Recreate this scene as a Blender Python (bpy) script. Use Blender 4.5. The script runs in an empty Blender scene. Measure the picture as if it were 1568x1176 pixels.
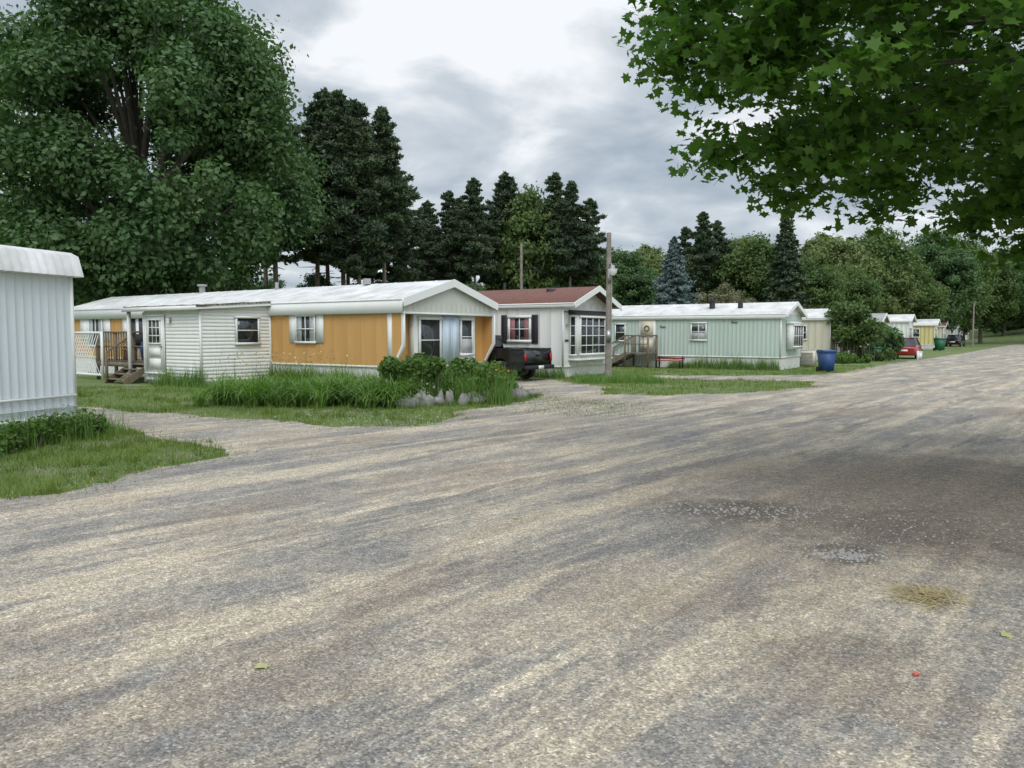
import bpy, math, numpy as np
from mathutils import Vector, Matrix
from mathutils.geometry import tessellate_polygon
rng=np.random.default_rng(11)
S=bpy.context.scene
# ------------------------------------------------------------ materials
def newmat(name):
    m=bpy.data.materials.new(name); m.use_nodes=True
    nt=m.node_tree; return m,nt,nt.nodes['Principled BSDF']
def node(nt,t,props=None,**ins):
    n=nt.nodes.new(t)
    if props:
        for k,v in props.items(): setattr(n,k,v)
    for k,v in ins.items():
        key=int(k[1:]) if k[0]=='i' and k[1:].isdigit() else k.replace('_',' ')
        if hasattr(v,'is_output'): nt.links.new(v,n.inputs[key])
        else: n.inputs[key].default_value=v
    return n
def mixc(nt,f,a,b,bt='MIX'):
    n=nt.nodes.new('ShaderNodeMix'); n.data_type='RGBA'; n.blend_type=bt
    for i,v in ((0,f),(6,a),(7,b)):
        if hasattr(v,'is_output'): nt.links.new(v,n.inputs[i])
        else:
            if i>=6 and len(v)==3: v=(*v,1)
            n.inputs[i].default_value=v
    return n.outputs[2]
def math_(nt,op,a,b=0.0,clamp=False):
    n=nt.nodes.new('ShaderNodeMath'); n.operation=op; n.use_clamp=clamp
    for i,v in ((0,a),(1,b)):
        if hasattr(v,'is_output'): nt.links.new(v,n.inputs[i])
        else: n.inputs[i].default_value=v
    return n.outputs[0]
def ramp(nt,f,stops):
    n=nt.nodes.new('ShaderNodeValToRGB'); nt.links.new(f,n.inputs[0])
    cr=n.color_ramp
    while len(cr.elements)<len(stops): cr.elements.new(0.5)
    for e,(p,c) in zip(cr.elements,stops):
        e.position=p; e.color=(c,c,c,1) if not isinstance(c,tuple) else (*c,1)
    return n.outputs[0]
def pmat(name,col,rough=.6,var=.25,scale=3.0,streak=False,bump=0.0,metal=0.0,dirt=None,coat=0):
    m,nt,p=newmat(name)
    tc=node(nt,'ShaderNodeTexCoord').outputs['Object']
    mp=node(nt,'ShaderNodeMapping',Vector=tc); mp.inputs['Scale'].default_value=(1,1,.18) if streak else (1,1,1)
    n1=node(nt,'ShaderNodeTexNoise',Vector=mp.outputs[0],Scale=scale,Detail=6.0,Roughness=.65)
    f=ramp(nt,n1.outputs[0],[(.35,0.0),(.7,1.0)])
    dk=dirt if dirt else tuple(c*(1-var) for c in col)
    f=math_(nt,'MULTIPLY',f,1.0 if not dirt else var)
    c=mixc(nt,f,col,dk)
    if streak:
        sz=node(nt,'ShaderNodeSeparateXYZ',Vector=tc).outputs[2]
        lo=node(nt,'ShaderNodeMapRange',Value=sz,From_Min=0.0,From_Max=.75,To_Min=.55,To_Max=0.0).outputs[0]
        n3=node(nt,'ShaderNodeTexNoise',Vector=tc,Scale=6.0,Detail=6.0,Roughness=.7).outputs[0]
        c=mixc(nt,math_(nt,'MULTIPLY',lo,ramp(nt,n3,[(.35,0.0),(.6,1.0)])),c,(.27,.26,.20))
        mp2=node(nt,'ShaderNodeMapping',Vector=tc); mp2.inputs['Scale'].default_value=(1,1,.06)
        n4=node(nt,'ShaderNodeTexNoise',Vector=mp2.outputs[0],Scale=14.0,Detail=4.0,Roughness=.6).outputs[0]
        c=mixc(nt,ramp(nt,n4,[(.58,0.0),(.72,.28)]),c,tuple(v*.62 for v in col))
    nt.links.new(c,p.inputs['Base Color'])
    p.inputs['Roughness'].default_value=rough; p.inputs['Metallic'].default_value=metal
    if coat: p.inputs['Coat Weight'].default_value=coat
    if bump:
        n2=node(nt,'ShaderNodeTexNoise',Vector=tc,Scale=scale*12,Detail=4.0)
        b=node(nt,'ShaderNodeBump',Strength=bump,Distance=.02,Height=n2.outputs[0]); nt.links.new(b.outputs[0],p.inputs['Normal'])
    return m
def leafmat(name,dark,light,trans=.3,nscale=.35,rough=.55):
    m,nt,p=newmat(name)
    g=node(nt,'ShaderNodeNewGeometry')
    n1=node(nt,'ShaderNodeTexNoise',Vector=g.outputs['Position'],Scale=nscale,Detail=3.0)
    f=math_(nt,'ADD',math_(nt,'MULTIPLY',g.outputs['Random Per Island'],.45),math_(nt,'MULTIPLY',ramp(nt,n1.outputs[0],[(.35,0.0),(.65,1.0)]),.55))
    c=mixc(nt,f,dark,light)
    nt.links.new(c,p.inputs['Base Color']); p.inputs['Roughness'].default_value=rough
    p.inputs['Specular IOR Level'].default_value=.3
    t=node(nt,'ShaderNodeBsdfTranslucent'); nt.links.new(mixc(nt,1.0,c,(1.0,1.3,.5),'MULTIPLY'),t.inputs[0])
    mx=node(nt,'ShaderNodeMixShader',i0=trans,i1=p.outputs[0],i2=t.outputs[0])
    nt.links.new(mx.outputs[0],nt.nodes['Material Output'].inputs[0])
    return m
WHITE=pmat('white_paint',(.80,.80,.77),.5,.3,1.5,True,dirt=(.50,.50,.45))
WHITE2=pmat('white_trim',(.81,.82,.80),.45,.2,2.0,dirt=(.55,.55,.50))
ROOFW=pmat('white_roof_coating',(.74,.74,.73),.6,.75,1.3,dirt=(.38,.37,.34))
TAN=pmat('tan_siding',(.62,.345,.115),.6,.14,1.2,True)
CREAM=pmat('cream_siding',(.68,.62,.50),.6,.15,1.2,True)
GREYW=pmat('offwhite_gable',(.60,.61,.55),.6,.15,1.2,True)
TEAL=pmat('pale_green_siding',(.51,.60,.54),.55,.12,1.0,True)
PALEBLUE=pmat('pale_blue_siding',(.68,.73,.76),.5,.4,1.2,True,dirt=(.48,.52,.52))
YELLOW=pmat('yellow_siding',(.70,.60,.28),.6,.12,1.0)
REDROOF=pmat('red_shingle',(.21,.095,.075),.9,.4,9.0,bump=.5)
GREYROOF=pmat('grey_roof',(.36,.36,.35),.8,.3,2.0)
BROWN=pmat('weathered_wood',(.23,.18,.13),.85,.4,5.0,bump=.4)
POLEM=pmat('grey_pole_wood',(.30,.27,.23),.9,.45,4.0,bump=.6)
BLACK=pmat('black_paint',(.010,.010,.012),.25,.2,3.0,coat=.5)
DARK=pmat('dark_rubber',(.02,.02,.02),.8,.2,5.0)
SHUT=pmat('dark_shutter',(.035,.03,.035),.6,.2,5.0)
RED=pmat('red_paint',(.33,.025,.022),.3,.15,3.0,coat=.5)
BLUE=pmat('blue_plastic',(.025,.075,.22),.5,.2,3.0)
GREENP=pmat('green_plastic',(.02,.14,.07),.5,.2,3.0)
CHROME=pmat('grey_metal',(.45,.45,.46),.35,.2,4.0,metal=.8)
STONE=pmat('rock_grey',(.32,.31,.29),.9,.55,4.0,bump=.7)
BLUEW=pmat('pale_blue_door',(.62,.72,.82),.5,.1,2.0)
PINK=pmat('curtain_red',(.36,.16,.16),.8,.2,8.0)
CURT=pmat('curtain_pale',(.50,.52,.52),.8,.35,9.0)
TAIL=pmat('tail_light',(.4,.02,.015),.2,.1,3.0)
m,nt,p=newmat('window_glass'); p.inputs['Base Color'].default_value=(.022,.028,.032,1); p.inputs['Roughness'].default_value=.06; p.inputs['IOR'].default_value=1.6; GLASS=m
BARK=pmat('bark',(.13,.11,.09),.95,.5,4.0,bump=.7)
BARKR=pmat('pine_bark',(.24,.19,.15),.95,.4,3.0,bump=.7)
L_MAPLE=leafmat('maple_foliage',(.050,.105,.040),(.12,.20,.075),.28)
L_NEAR=leafmat('near_maple_leaves',(.060,.135,.022),(.12,.23,.038),.48,.8)
L_PINE=leafmat('pine_needles',(.048,.080,.048),(.105,.145,.072),.18)
L_DEC=leafmat('tree_foliage',(.065,.115,.036),(.14,.20,.06),.32)
L_LIGHT=leafmat('light_foliage',(.12,.16,.055),(.22,.27,.11),.32)
L_BLUE=leafmat('blue_spruce_needles',(.09,.13,.13),(.18,.24,.24),.12)
L_DEAD=leafmat('brown_foliage',(.13,.13,.07),(.21,.19,.12),.25)
L_WEED=leafmat('weed_foliage',(.055,.12,.022),(.14,.22,.05),.32,1.5)
L_GRASS=leafmat('grass_blades',(.090,.145,.022),(.21,.27,.06),.32,.8)
L_LILY=leafmat('daylily_leaves',(.08,.17,.03),(.20,.31,.08),.32,1.2)
ORANGE=pmat('orange_petals',(.75,.22,.02),.6,.1,3.0)
WFLOW=pmat('cream_petals',(.7,.7,.6),.6,.1,3.0)
STRAW=leafmat('dry_straw',(.40,.31,.17),(.62,.51,.29),.2,3)
# ------------------------------------------------------------ geometry accumulator
class Geo:
    def __init__(s): s.g=[]
    def add(s,v,f,m=0):
        v=np.asarray(v,dtype=np.float64).reshape(-1,3); f=np.asarray(f,dtype=np.int64)
        if f.ndim==1: f=f[None,:]
        s.g.append((v,f,m)); return s
    def box(s,x0,x1,y0,y1,z0,z1,m=0):
        v=[(x0,y0,z0),(x1,y0,z0),(x1,y1,z0),(x0,y1,z0),(x0,y0,z1),(x1,y0,z1),(x1,y1,z1),(x0,y1,z1)]
        return s.add(v,[(0,3,2,1),(4,5,6,7),(0,1,5,4),(1,2,6,5),(2,3,7,6),(3,0,4,7)],m)
    def prism(s,poly,d0,d1,axis,m=0):
        n=len(poly)
        def P(a,b,d): return (d,a,b) if axis=='x' else ((a,d,b) if axis=='y' else (a,b,d))
        v=[P(a,b,d0) for a,b in poly]+[P(a,b,d1) for a,b in poly]
        s.add(v,[(i,(i+1)%n,(i+1)%n+n,i+n) for i in range(n)],m)
        s.add(v[:n],list(range(n))[::-1],m); s.add(v[n:],list(range(n)),m); return s
    def tube(s,pts,rad,sides=8,m=0,cap=True):
        pts=[Vector(q) for q in pts]; vs=[]
        for i,q in enumerate(pts):
            d=(pts[min(i+1,len(pts)-1)]-pts[max(i-1,0)]).normalized()
            a=d.orthogonal().normalized() if i==0 else (a-d*a.dot(d)).normalized()
            b=d.cross(a)
            for k in range(sides):
                t=2*math.pi*k/sides; vs.append(q+(a*math.cos(t)+b*math.sin(t))*rad[i])
        f=[]
        for i in range(len(pts)-1):
            for k in range(sides):
                f.append((i*sides+k,i*sides+(k+1)%sides,(i+1)*sides+(k+1)%sides,(i+1)*sides+k))
        s.add([tuple(q) for q in vs],f,m)
        if cap:
            s.add([tuple(q) for q in vs[-sides:]],list(range(sides)),m)
            s.add([tuple(q) for q in vs[:sides]],list(range(sides))[::-1],m)
        return s
    def cyl(s,c,r,h,axis,m=0,sides=20):
        c=Vector(c); ax={'x':Vector((1,0,0)),'y':Vector((0,1,0)),'z':Vector((0,0,1))}[axis]
        return s.tube([c-ax*h/2,c+ax*h/2],[r,r],sides,m)
    def build(s,name,mats,parent=None,smooth=False,shift=None):
        V=[];L=[];ST=[];MI=[];o=0;lo=0
        for v,f,m in s.g:
            V.append(v); L.append((f+o).ravel()); k=f.shape[1]
            ST.append(lo+np.arange(len(f))*k); MI.append(np.full(len(f),m)); o+=len(v); lo+=f.size
        V=np.concatenate(V);L=np.concatenate(L);ST=np.concatenate(ST);MI=np.concatenate(MI)
        me=bpy.data.meshes.new(name)
        me.vertices.add(len(V)); me.vertices.foreach_set('co',V.ravel().astype(np.float32))
        me.loops.add(len(L)); me.loops.foreach_set('vertex_index',L.astype(np.int32))
        me.polygons.add(len(ST)); me.polygons.foreach_set('loop_start',ST.astype(np.int32))
        me.polygons.foreach_set('material_index',MI.astype(np.int32))
        if smooth: me.polygons.foreach_set('use_smooth',np.ones(len(ST),dtype=bool))
        for m in mats: me.materials.append(m)
        me.update(calc_edges=True)
        ob=bpy.data.objects.new(name,me); S.collection.objects.link(ob)
        if parent: ob.parent=parent
        return ob
def empty(name,loc=(0,0,0),rz=0):
    e=bpy.data.objects.new(name,None); e.location=loc; e.rotation_euler=(0,0,rz); e.empty_display_size=.3
    S.collection.objects.link(e); return e
def norm(a): return a/np.maximum(np.linalg.norm(a,axis=1,keepdims=True),1e-9)
def cards(geo,c,n,size,shape,m=0,asp=1.0,r=None,tan=None):
    r=r or rng; N=len(c); n=norm(n)
    t=r.normal(size=(N,3)) if tan is None else tan
    t=norm(t-n*np.sum(t*n,axis=1,keepdims=True)); b=np.cross(n,t)
    sh=np.array(shape); k=len(sh); size=np.broadcast_to(np.asarray(size),(N,))
    v=c[:,None,:]+t[:,None,:]*(sh[None,:,0:1]*size[:,None,None]*asp)+b[:,None,:]*(sh[None,:,1:2]*size[:,None,None])
    geo.add(v.reshape(-1,3),np.arange(N*k).reshape(N,k),m)
RH=[(-.5,0),(-.1,-.35),(.5,0),(-.1,.35)]
ML=[(0,-.5),(.12,-.25),(.42,-.3),(.32,-.05),(.5,.15),(.25,.15),(0,.5),(-.25,.15),(-.5,.15),(-.32,-.05),(-.42,-.3),(-.12,-.25)]
# ------------------------------------------------------------ trees
def deciduous(name,H,R,zb,seed,nc=110,per=420,leaf=.26,lm=None,bark=None,rc=.2,trunkr=None,flat=.7,off=(0,0),expo=2.0,taper=.45,limbs=46):
    r=np.random.default_rng(seed); g=Geo()
    tr=trunkr or H*.018
    cz=(H+zb)/2; rz=(H-zb)/2
    d=norm(r.normal(size=(nc,3))); rad=r.uniform(.25,1,nc)**.5
    sc=1/(np.sum(np.abs(d)**expo,axis=1)**(1/expo))
    C=d*(rad*sc)[:,None]*np.array([R,R,rz])*(1-rc*.5)
    C[:,2]+=cz; C[:,0]+=off[0]; C[:,1]+=off[1]
    k=(C[:,2]-zb)/(H-zb); w=np.where(k>.5,1-taper*((k-.5)/.5)**1.5,1.0); C[:,0]*=w; C[:,1]*=w
    th=[(0,0,-.2)]; 
    for i in range(1,6): th.append((r.normal()*.12*i*.3,r.normal()*.12*i*.3,H*.8*i/5))
    g.tube(th,[tr*1.35]+[tr*(1-.17*i) for i in range(1,6)],9,1)
    for i in r.permutation(nc)[:min(nc,limbs)]:
        c=C[i]; z0=max(zb*.6,min(c[2]*.55,H*.55)); f=z0/(H*.8)*5; a=int(min(f,4)); q=Vector(th[a]).lerp(Vector(th[a+1]),f-a)
        mid=q.lerp(Vector(c),.5)+Vector((0,0,-.03*H*r.uniform(.2,1)))
        g.tube([q,mid,Vector(c)],[tr*.42,tr*.25,tr*.07],5,1,cap=False)
    cr=R*rc*r.uniform(.6,1.4,nc)
    pr=cr**1.5; pr/=pr.sum()
    idx=r.choice(nc,nc*per,p=pr); N=len(idx)
    dd=norm(r.normal(size=(N,3))); rr=r.uniform(.15,1.15,N)**.7*(1+.25*np.abs(r.normal(size=N))*(r.random(N)<.25))
    P=C[idx]+dd*(cr[idx]*rr)[:,None]*np.array([1,1,flat])
    nn=dd*.8+r.normal(size=(N,3))*.6+np.array([0,0,.45])
    cards(g,P,nn,leaf*r.uniform(.6,1.35,N),RH,0,1.1,r)
    me=g.build(name,[lm or L_DEC,bark or BARK]); return me
def pine(name,H,R,seed,zb=.35,lm=None,n=46000,size=.30):
    r=np.random.default_rng(seed); g=Geo(); tr=H*.012
    lean=r.normal(size=2)*.3
    pts=[(lean[0]*(t**2),lean[1]*(t**2),H*t-.2*(t==0)) for t in np.linspace(0,1,7)]
    g.tube(pts,[tr*1.2]+[tr*(1-.15*i) for i in range(1,7)],8,1)
    centers=[];cr=[]
    nl=24
    for i in range(nl):
        t=zb+(1-zb)*(i+.3*r.random())/nl
        k=(t-zb)/(1-zb)
        prof=(1.03-k)**.68*(.5+.5*min(1,k*3.5))
        nb=r.integers(3,6); a0=r.random()*6.28
        for b in range(nb):
            a=a0+6.283*b/nb+r.normal()*.3; ln=R*prof*r.uniform(.35,1.35)
            dz=ln*r.uniform(.0,.42)
            p0=Vector((lean[0]*t*t,lean[1]*t*t,H*t)); p1=p0+Vector((math.cos(a)*ln,math.sin(a)*ln,dz))
            g.tube([p0,p0.lerp(p1,.5)+Vector((0,0,-.06*ln)),p1],[tr*.28,tr*.16,.02],4,1,cap=False)
            for s in (.35,.55,.75,.95):
                q=p0.lerp(p1,s)+Vector(tuple(r.normal(size=3)*ln*.06)); centers.append(tuple(q)); cr.append(max(.26,min(.72,ln*.20)*r.uniform(.7,1.25)))
    for s in (.95,.97,.99,1.0): centers.append((lean[0],lean[1],H*s)); cr.append(.3)
    for _ in range(9):
        t=r.uniform(zb*.5,zb); a=r.random()*6.28; l=R*.4*r.random()+.4
        g.tube([(0,0,H*t),(math.cos(a)*l,math.sin(a)*l,H*t-.1)],[.05,.015],4,1,cap=False)
    C=np.array(centers); cr=np.array(cr); pr=cr**1.4; pr/=pr.sum()
    idx=r.choice(len(C),n,p=pr)
    dd=norm(r.normal(size=(n,3))); P=C[idx]+dd*(cr[idx]*r.uniform(.1,1.25,n))[:,None]*np.array([1,1,.5])+np.array([0,0,.1])
    nn=dd*.3+r.normal(size=(n,3))*.7+np.array([0,0,.5])
    tg=dd+np.array([0,0,.5])
    cards(g,P,nn,size*r.uniform(.6,1.3,n),[(-.5,-.07),(.2,-.2),(.6,-.12),(.7,.1),(.1,.2),(-.5,.07)],0,1.0,r,tan=tg)
    return g.build(name,[lm or L_PINE,BARKR])
def spruce(name,H,R,seed,lm,n=26000,size=.3):
    r=np.random.default_rng(seed); g=Geo()
    g.tube([(0,0,-.2),(0,0,H*.5),(0,0,H*.99)],[H*.018,H*.011,.02],7,1)
    nb=int(H*26)
    cs=[]
    for i in range(nb):
        t=(i+.5)/nb; t=t**1.15; z=.25+(H-.3)*t; a=i*2.4+r.normal()*.2; ln=R*(1-t)**.85*r.uniform(.7,1.2)+.12
        cs.append((z,a,ln)); 
        g.tube([(0,0,z),(math.cos(a)*ln*.95,math.sin(a)*ln*.95,z-ln*.1)],[.03,.01],3,1,cap=False)
    cs=np.array(cs); pr=cs[:,2]**1.3; pr/=pr.sum(); idx=r.choice(nb,n,p=pr)
    s=r.uniform(.15,1,n)**.6; z,a,ln=cs[idx].T; w=ln*.22*(1.1-s*.5)
    P=np.stack([np.cos(a)*ln*s,np.sin(a)*ln*s,z-ln*s*.22+ln*.12*s*s],1)+r.normal(size=(n,3))*np.stack([w,w,w*.45],1)*.7
    nn=r.normal(size=(n,3))*.6+np.stack([np.cos(a)*.3,np.sin(a)*.3,np.full(n,.6)],1)
    cards(g,P,nn,size*r.uniform(.6,1.3,n),RH,0,1.1,r)
    return g.build(name,[lm,BARKR])
def place(ob,x,y,s=1,rz=0,z=0,sz=None):
    ob.location=(x,y,z); ob.scale=(s,s,sz or s); ob.rotation_euler=(0,0,rz); return ob
def inst(src,name,x,y,s,rz,sz=None,parent=None):
    o=bpy.data.objects.new(name,src.data); S.collection.objects.link(o); place(o,x,y,s,rz,0,sz)
    if parent: o.parent=parent
    return o
bm=place(deciduous('maple_tree',21.5,9.0,2.4,3,nc=290,per=560,leaf=.27,lm=L_MAPLE,rc=.16,expo=2.7,trunkr=.42,taper=.3,flat=.8,limbs=80),-20.6,43,1,0)
pA=pine('pine_tree',20,3.7,5,zb=.33); pB=pine('pine_tree',20,3.1,9,zb=.45); pC=pine('pine_tree',20,3.9,13,zb=.36)
place(pA,-17.9,58,1.08,0); place(pB,-13.0,59,.99,1); place(pC,-15.6,61,1.04,2)
for i,(px,ty,d) in enumerate([(552,168,58),(590,178,60),(505,170,66),(572,200,68),(410,140,66),(650,312,72),(690,298,74),(728,280,71),(760,272,75),(845,272,73),(872,284,71),(897,312,74),(778,284,78),(700,310,80),(820,300,82),(663,335,78),(1072,330,85),(1105,342,88),(1050,352,90),(535,185,70),(608,262,64)]):
    h=1.68+(511-ty)/1162*d; X=(px-784)/1162*d; src=(pA,pB,pC)[i%3]
    inst(src,'pine_tree',X,d,h/20*(1.0 if d>70 else .96),i*1.7,h/20)
dA=deciduous('broadleaf_tree',12,4.4,1.2,21,nc=150,per=230,leaf=.28,lm=L_DEC,rc=.22)
dB=deciduous('broadleaf_tree',12,4.8,1.0,22,nc=150,per=230,leaf=.28,lm=L_MAPLE,rc=.2,taper=.3)
dC=deciduous('broadleaf_tree',12,4.0,1.4,23,nc=120,per=230,leaf=.26,lm=L_LIGHT,rc=.22,taper=.6)
place(dA,2.2,75,1.05,0,0,1.42); place(dB,56,102,1.2,0,0,1.3); place(dC,15.6,88,.98,0)
for i,(px,ty,d,s) in enumerate([(25,285,52,0),(-40,300,50,1),(925,372,85,0),(955,385,80,1),(905,390,82,1),(985,365,95,2),(1130,350,92,2),(1160,352,84,0),(1250,346,92,2),(1240,385,78,0),(1285,352,86,2),(1325,338,90,0),(1345,372,88,2),(1425,348,108,0),(1455,352,116,0),(1500,366,125,0),(1535,378,140,1),(1580,372,140,0),(1625,360,120,1),(1392,398,90,0),(1425,410,104,2),(1475,420,128,0),(1530,440,150,0),(1562,430,150,0),(1300,400,80,0)]):
    h=1.68+(511-ty)/1162*d; X=(px-784)/1162*d
    inst((dA,dB,dC)[s],'broadleaf_tree',X,d,h/12*(1.0 if d<100 else .85),i*2.1,h/12)
inst(dA,'broadleaf_tree',7.0,75,.8,.5)
place(spruce('spruce_tree',15,2.6,31,L_PINE),(1200-784)/1162*76,76)
place(spruce('blue_spruce_tree',8.3,2.3,32,L_BLUE,n=22000,size=.22),(1030-784)/1162*52,52)
dD=place(deciduous('bare_brown_tree',6.2,2.6,.8,24,nc=50,per=110,leaf=.2,lm=L_DEAD,rc=.25),(1095-784)/1162*62,62)
inst(dD,'bare_brown_tree',(1128-784)/1162*66,66,.95,2)
mass=empty('distant_tree_mass')
r2=np.random.default_rng(77)
for i in range(66):
    a=-62+i*2.55; d=r2.uniform(96,112); x=a*1.15; yy=d-abs(a)*.05; s=r2.uniform(.62,.85)
    if x>44: yy=d+ (x-44)*.9+28; x*=1.18; s*=1.15
    inst((dA,dB,dC,dA)[i%4] if a>15 else (dB,dA)[i%2],'tree_%02d'%i,x,yy,s,r2.random()*6,parent=mass)
for i in range(34):
    a=-44+i*1.7; d=r2.uniform(62,70); s=r2.uniform(.42,.62)*(.72 if a>-12 else 1)
    if a>14: break
    inst((dB,dA)[i%2],'under_%02d'%i,a,d+(3 if a>-12 else 0),s,r2.random()*6,parent=mass)
for i in range(12):
    inst((dB,dA)[i%2],'brush_%02d'%i,-31+i*1.9,r2.uniform(49,54),r2.uniform(.3,.5),r2.random()*6,parent=mass)
# ------------------------------------------------------------ near maple (crown overhangs the road, trunk right of view)
def near_maple():
    g=Geo(); r=np.random.default_rng(41)
    c0=np.array([7.0,7.7,6.2]); R=np.array([5.5,3.2,3.5])
    tp=[(9.6,7.4,-.2),(9.5,7.5,1.5),(9.4,7.5,3.0),(9.1,7.6,4.8),(8.9,7.7,7),(8.7,7.7,9)]
    g.tube(tp,[.34,.27,.24,.2,.13,.05],12,1)
    nc=880; d=norm(r.normal(size=(nc*4,3))); d=d[(d[:,2]<.35)|(r.random(nc*4)<.2)][:nc]; nc=len(d)
    sc=1/(np.sum(np.abs(d)**3,axis=1)**(1/3)); rad=np.where(r.random(nc)<.72,r.uniform(.84,1.0,nc),r.uniform(.5,.85,nc))
    C=c0+d*(sc*rad)[:,None]*R
    C+=r.normal(size=C.shape)*.14
    for i in range(0,nc,6):
        c=Vector(C[i]); st=Vector(tp[3]).lerp(Vector(tp[2]),r.random()) if c.z<6 else Vector(tp[4])
        mid=st.lerp(c,.55)+Vector((0,0,.45))
        g.tube([st,st.lerp(mid,.5)+Vector((0,0,.25)),mid,c],[.06,.04,.022,.008],5,1,cap=False)
    per=125; idx=np.repeat(np.arange(nc),per); N=len(idx)
    cr=r.uniform(.34,.64,nc); dd=norm(r.normal(size=(N,3)))
    P=C[idx]+dd*(cr[idx]*r.uniform(.1,1.0,N))[:,None]*np.array([1.1,1.1,.62])
    nn=r.normal(size=(N,3))*.55+np.array([0,-.3,.75])
    cards(g,P,nn,r.uniform(.08,.16,N),ML,0,1.0,r)
    g.build('overhanging_maple_tree',[L_NEAR,BARK])
near_maple()
# ------------------------------------------------------------ ground / road
def densify(P,step,jit,r):
    out=[];n=len(P)
    for i in range(n):
        a=np.array(P[i],float);b=np.array(P[(i+1)%n],float);k=max(1,int(np.linalg.norm(b-a)/step)) if max(np.linalg.norm(a),np.linalg.norm(b))<60 else 4
        for j in range(k):
            q=a+(b-a)*j/k
            if 4<np.linalg.norm(q)<60: q=q+r.normal(size=2)*jit+.13*np.array([math.sin(q[1]*2.3+q[0]),math.cos(q[0]*2.9+.5*q[1])])
            out.append(tuple(q))
    return out
road=[(-16,-8),(-16,1.5),(-8,5.7),(-5.6,7.0),(-4.75,8.3),(-4.3,9.4),(-3.95,10.1),(-4.3,10.9),(-5.1,11.7),(-6.4,12.9),(-8.5,14.6),(-14,17.6),(-14.5,19.4),(-9.5,17.2),(-7.7,16.1),(-6,15.3),(-4.3,14.4),(-3.0,13.7),(-2.2,13.5),(-1.55,13.9),(-1.3,15.0),(-1.0,16.4),(.2,18.4),(1.0,20.6),(-1.0,26.3),(1.3,27.8),(3,23.6),(2.4,20.9),(3.8,20.7),(6.8,21.6),(9.0,23.4),(10,25),(10.4,26.6),(7,27.6),(5.0,28.8),(5.2,30.6),(9,30.2),(12.4,31.0),(14.2,32.6),(18,38.3),(25.2,47.6),(40.3,67.3),(62.6,97.6),(84,126),(98,118),(60,62),(26,14),(4,-14)]
rdp=densify(road,.2,.06,np.random.default_rng(5))
def sheet(name,poly,z,mat):
    tris=tessellate_polygon([[Vector((x,y,0)) for x,y in poly]])
    Geo().add([(x,y,z) for x,y in poly],[t for t in tris]).build(name,[mat])
def pip(P,poly):
    x,y=P[:,0],P[:,1]; ins=np.zeros(len(P),bool); n=len(poly); q=np.array(poly)
    for i in range(n):
        x0,y0=q[i];x1,y1=q[(i+1)%n]
        if y0==y1: continue
        c=((y0>y)!=(y1>y))&(x<(x1-x0)*(y-y0)/(y1-y0)+x0); ins^=c
    return ins
m,nt,p=newmat('grass_ground')
tc=node(nt,'ShaderNodeTexCoord').outputs['Object']
n1=node(nt,'ShaderNodeTexNoise',Vector=tc,Scale=.7,Detail=8.0,Roughness=.7).outputs[0]
n2=node(nt,'ShaderNodeTexNoise',Vector=tc,Scale=14.0,Detail=6.0,Roughness=.7).outputs[0]
c=mixc(nt,ramp(nt,n2,[(.3,0.0),(.7,1.0)]),(.075,.12,.025),(.15,.21,.055))
c=mixc(nt,ramp(nt,n1,[(.52,0.0),(.66,.85)]),c,(.26,.23,.165))
nt.links.new(c,p.inputs['Base Color']); p.inputs['Roughness'].default_value=.95
b=node(nt,'ShaderNodeBump',Strength=.8,Distance=.05,Height=n2); nt.links.new(b.outputs[0],p.inputs['Normal'])
GR=m
Geo().add([(-500,-300,0),(500,-300,0),(500,700,0),(-500,700,0)],[0,1,2,3]).build('ground',[GR])
m,nt,p=newmat('dusty_gravel_asphalt')
tc=node(nt,'ShaderNodeTexCoord').outputs['Object']
mp=node(nt,'ShaderNodeMapping',Vector=tc); mp.inputs['Rotation'].default_value=(0,0,math.radians(-49))
sep=node(nt,'ShaderNodeSeparateXYZ',Vector=mp.outputs[0])
def stretched(sx,sy,detail,rough=.6,dist=.2,loc=0):
    k=node(nt,'ShaderNodeMapping',Vector=mp.outputs[0]); k.inputs['Scale'].default_value=(sx,sy,1); k.inputs['Location'].default_value=(loc,loc,0)
    return node(nt,'ShaderNodeTexNoise',Vector=k.outputs[0],Scale=1.0,Detail=detail,Roughness=rough,Distortion=dist).outputs[0]
A=stretched(.4,1.1,9.0,.7,.6); B=stretched(.7,5.0,7.0,.72,.3,3); W=stretched(.22,.3,2.0); D=stretched(.16,3.4,6.0,.68,.25,9)
big=node(nt,'ShaderNodeTexNoise',Vector=tc,Scale=.55,Detail=8.0,Roughness=.68).outputs[0]
fine=node(nt,'ShaderNodeTexNoise',Vector=tc,Scale=9.0,Detail=8.0,Roughness=.75).outputs[0]
mid=node(nt,'ShaderNodeTexNoise',Vector=tc,Scale=2.6,Detail=8.0,Roughness=.72,Distortion=.4).outputs[0]
y=math_(nt,'ADD',sep.outputs[1],math_(nt,'MULTIPLY',math_(nt,'SUBTRACT',W,.5),1.3))
y=math_(nt,'ADD',y,math_(nt,'MULTIPLY',math_(nt,'SUBTRACT',B,.5),.30))
yn=math_(nt,'DIVIDE',math_(nt,'ADD',y,2.0),14.0,True)
st=[]
for pos,amp,w in [(-.4,.35,.4),(1.6,.5,.35),(2.6,.35,.25),(4.0,1.0,.26),(5.5,1.0,.2),(6.35,.7,.16),(8.0,.6,.35),(10,.5,.4)]:
    st+= [((pos+2-w)/14,0.0),((pos+2)/14,amp),((pos+2+w)/14,0.0)]
streak=ramp(nt,yn,st)
streak=math_(nt,'MULTIPLY',streak,ramp(nt,A,[(.36,.2),(.50,1.0)]))
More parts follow.
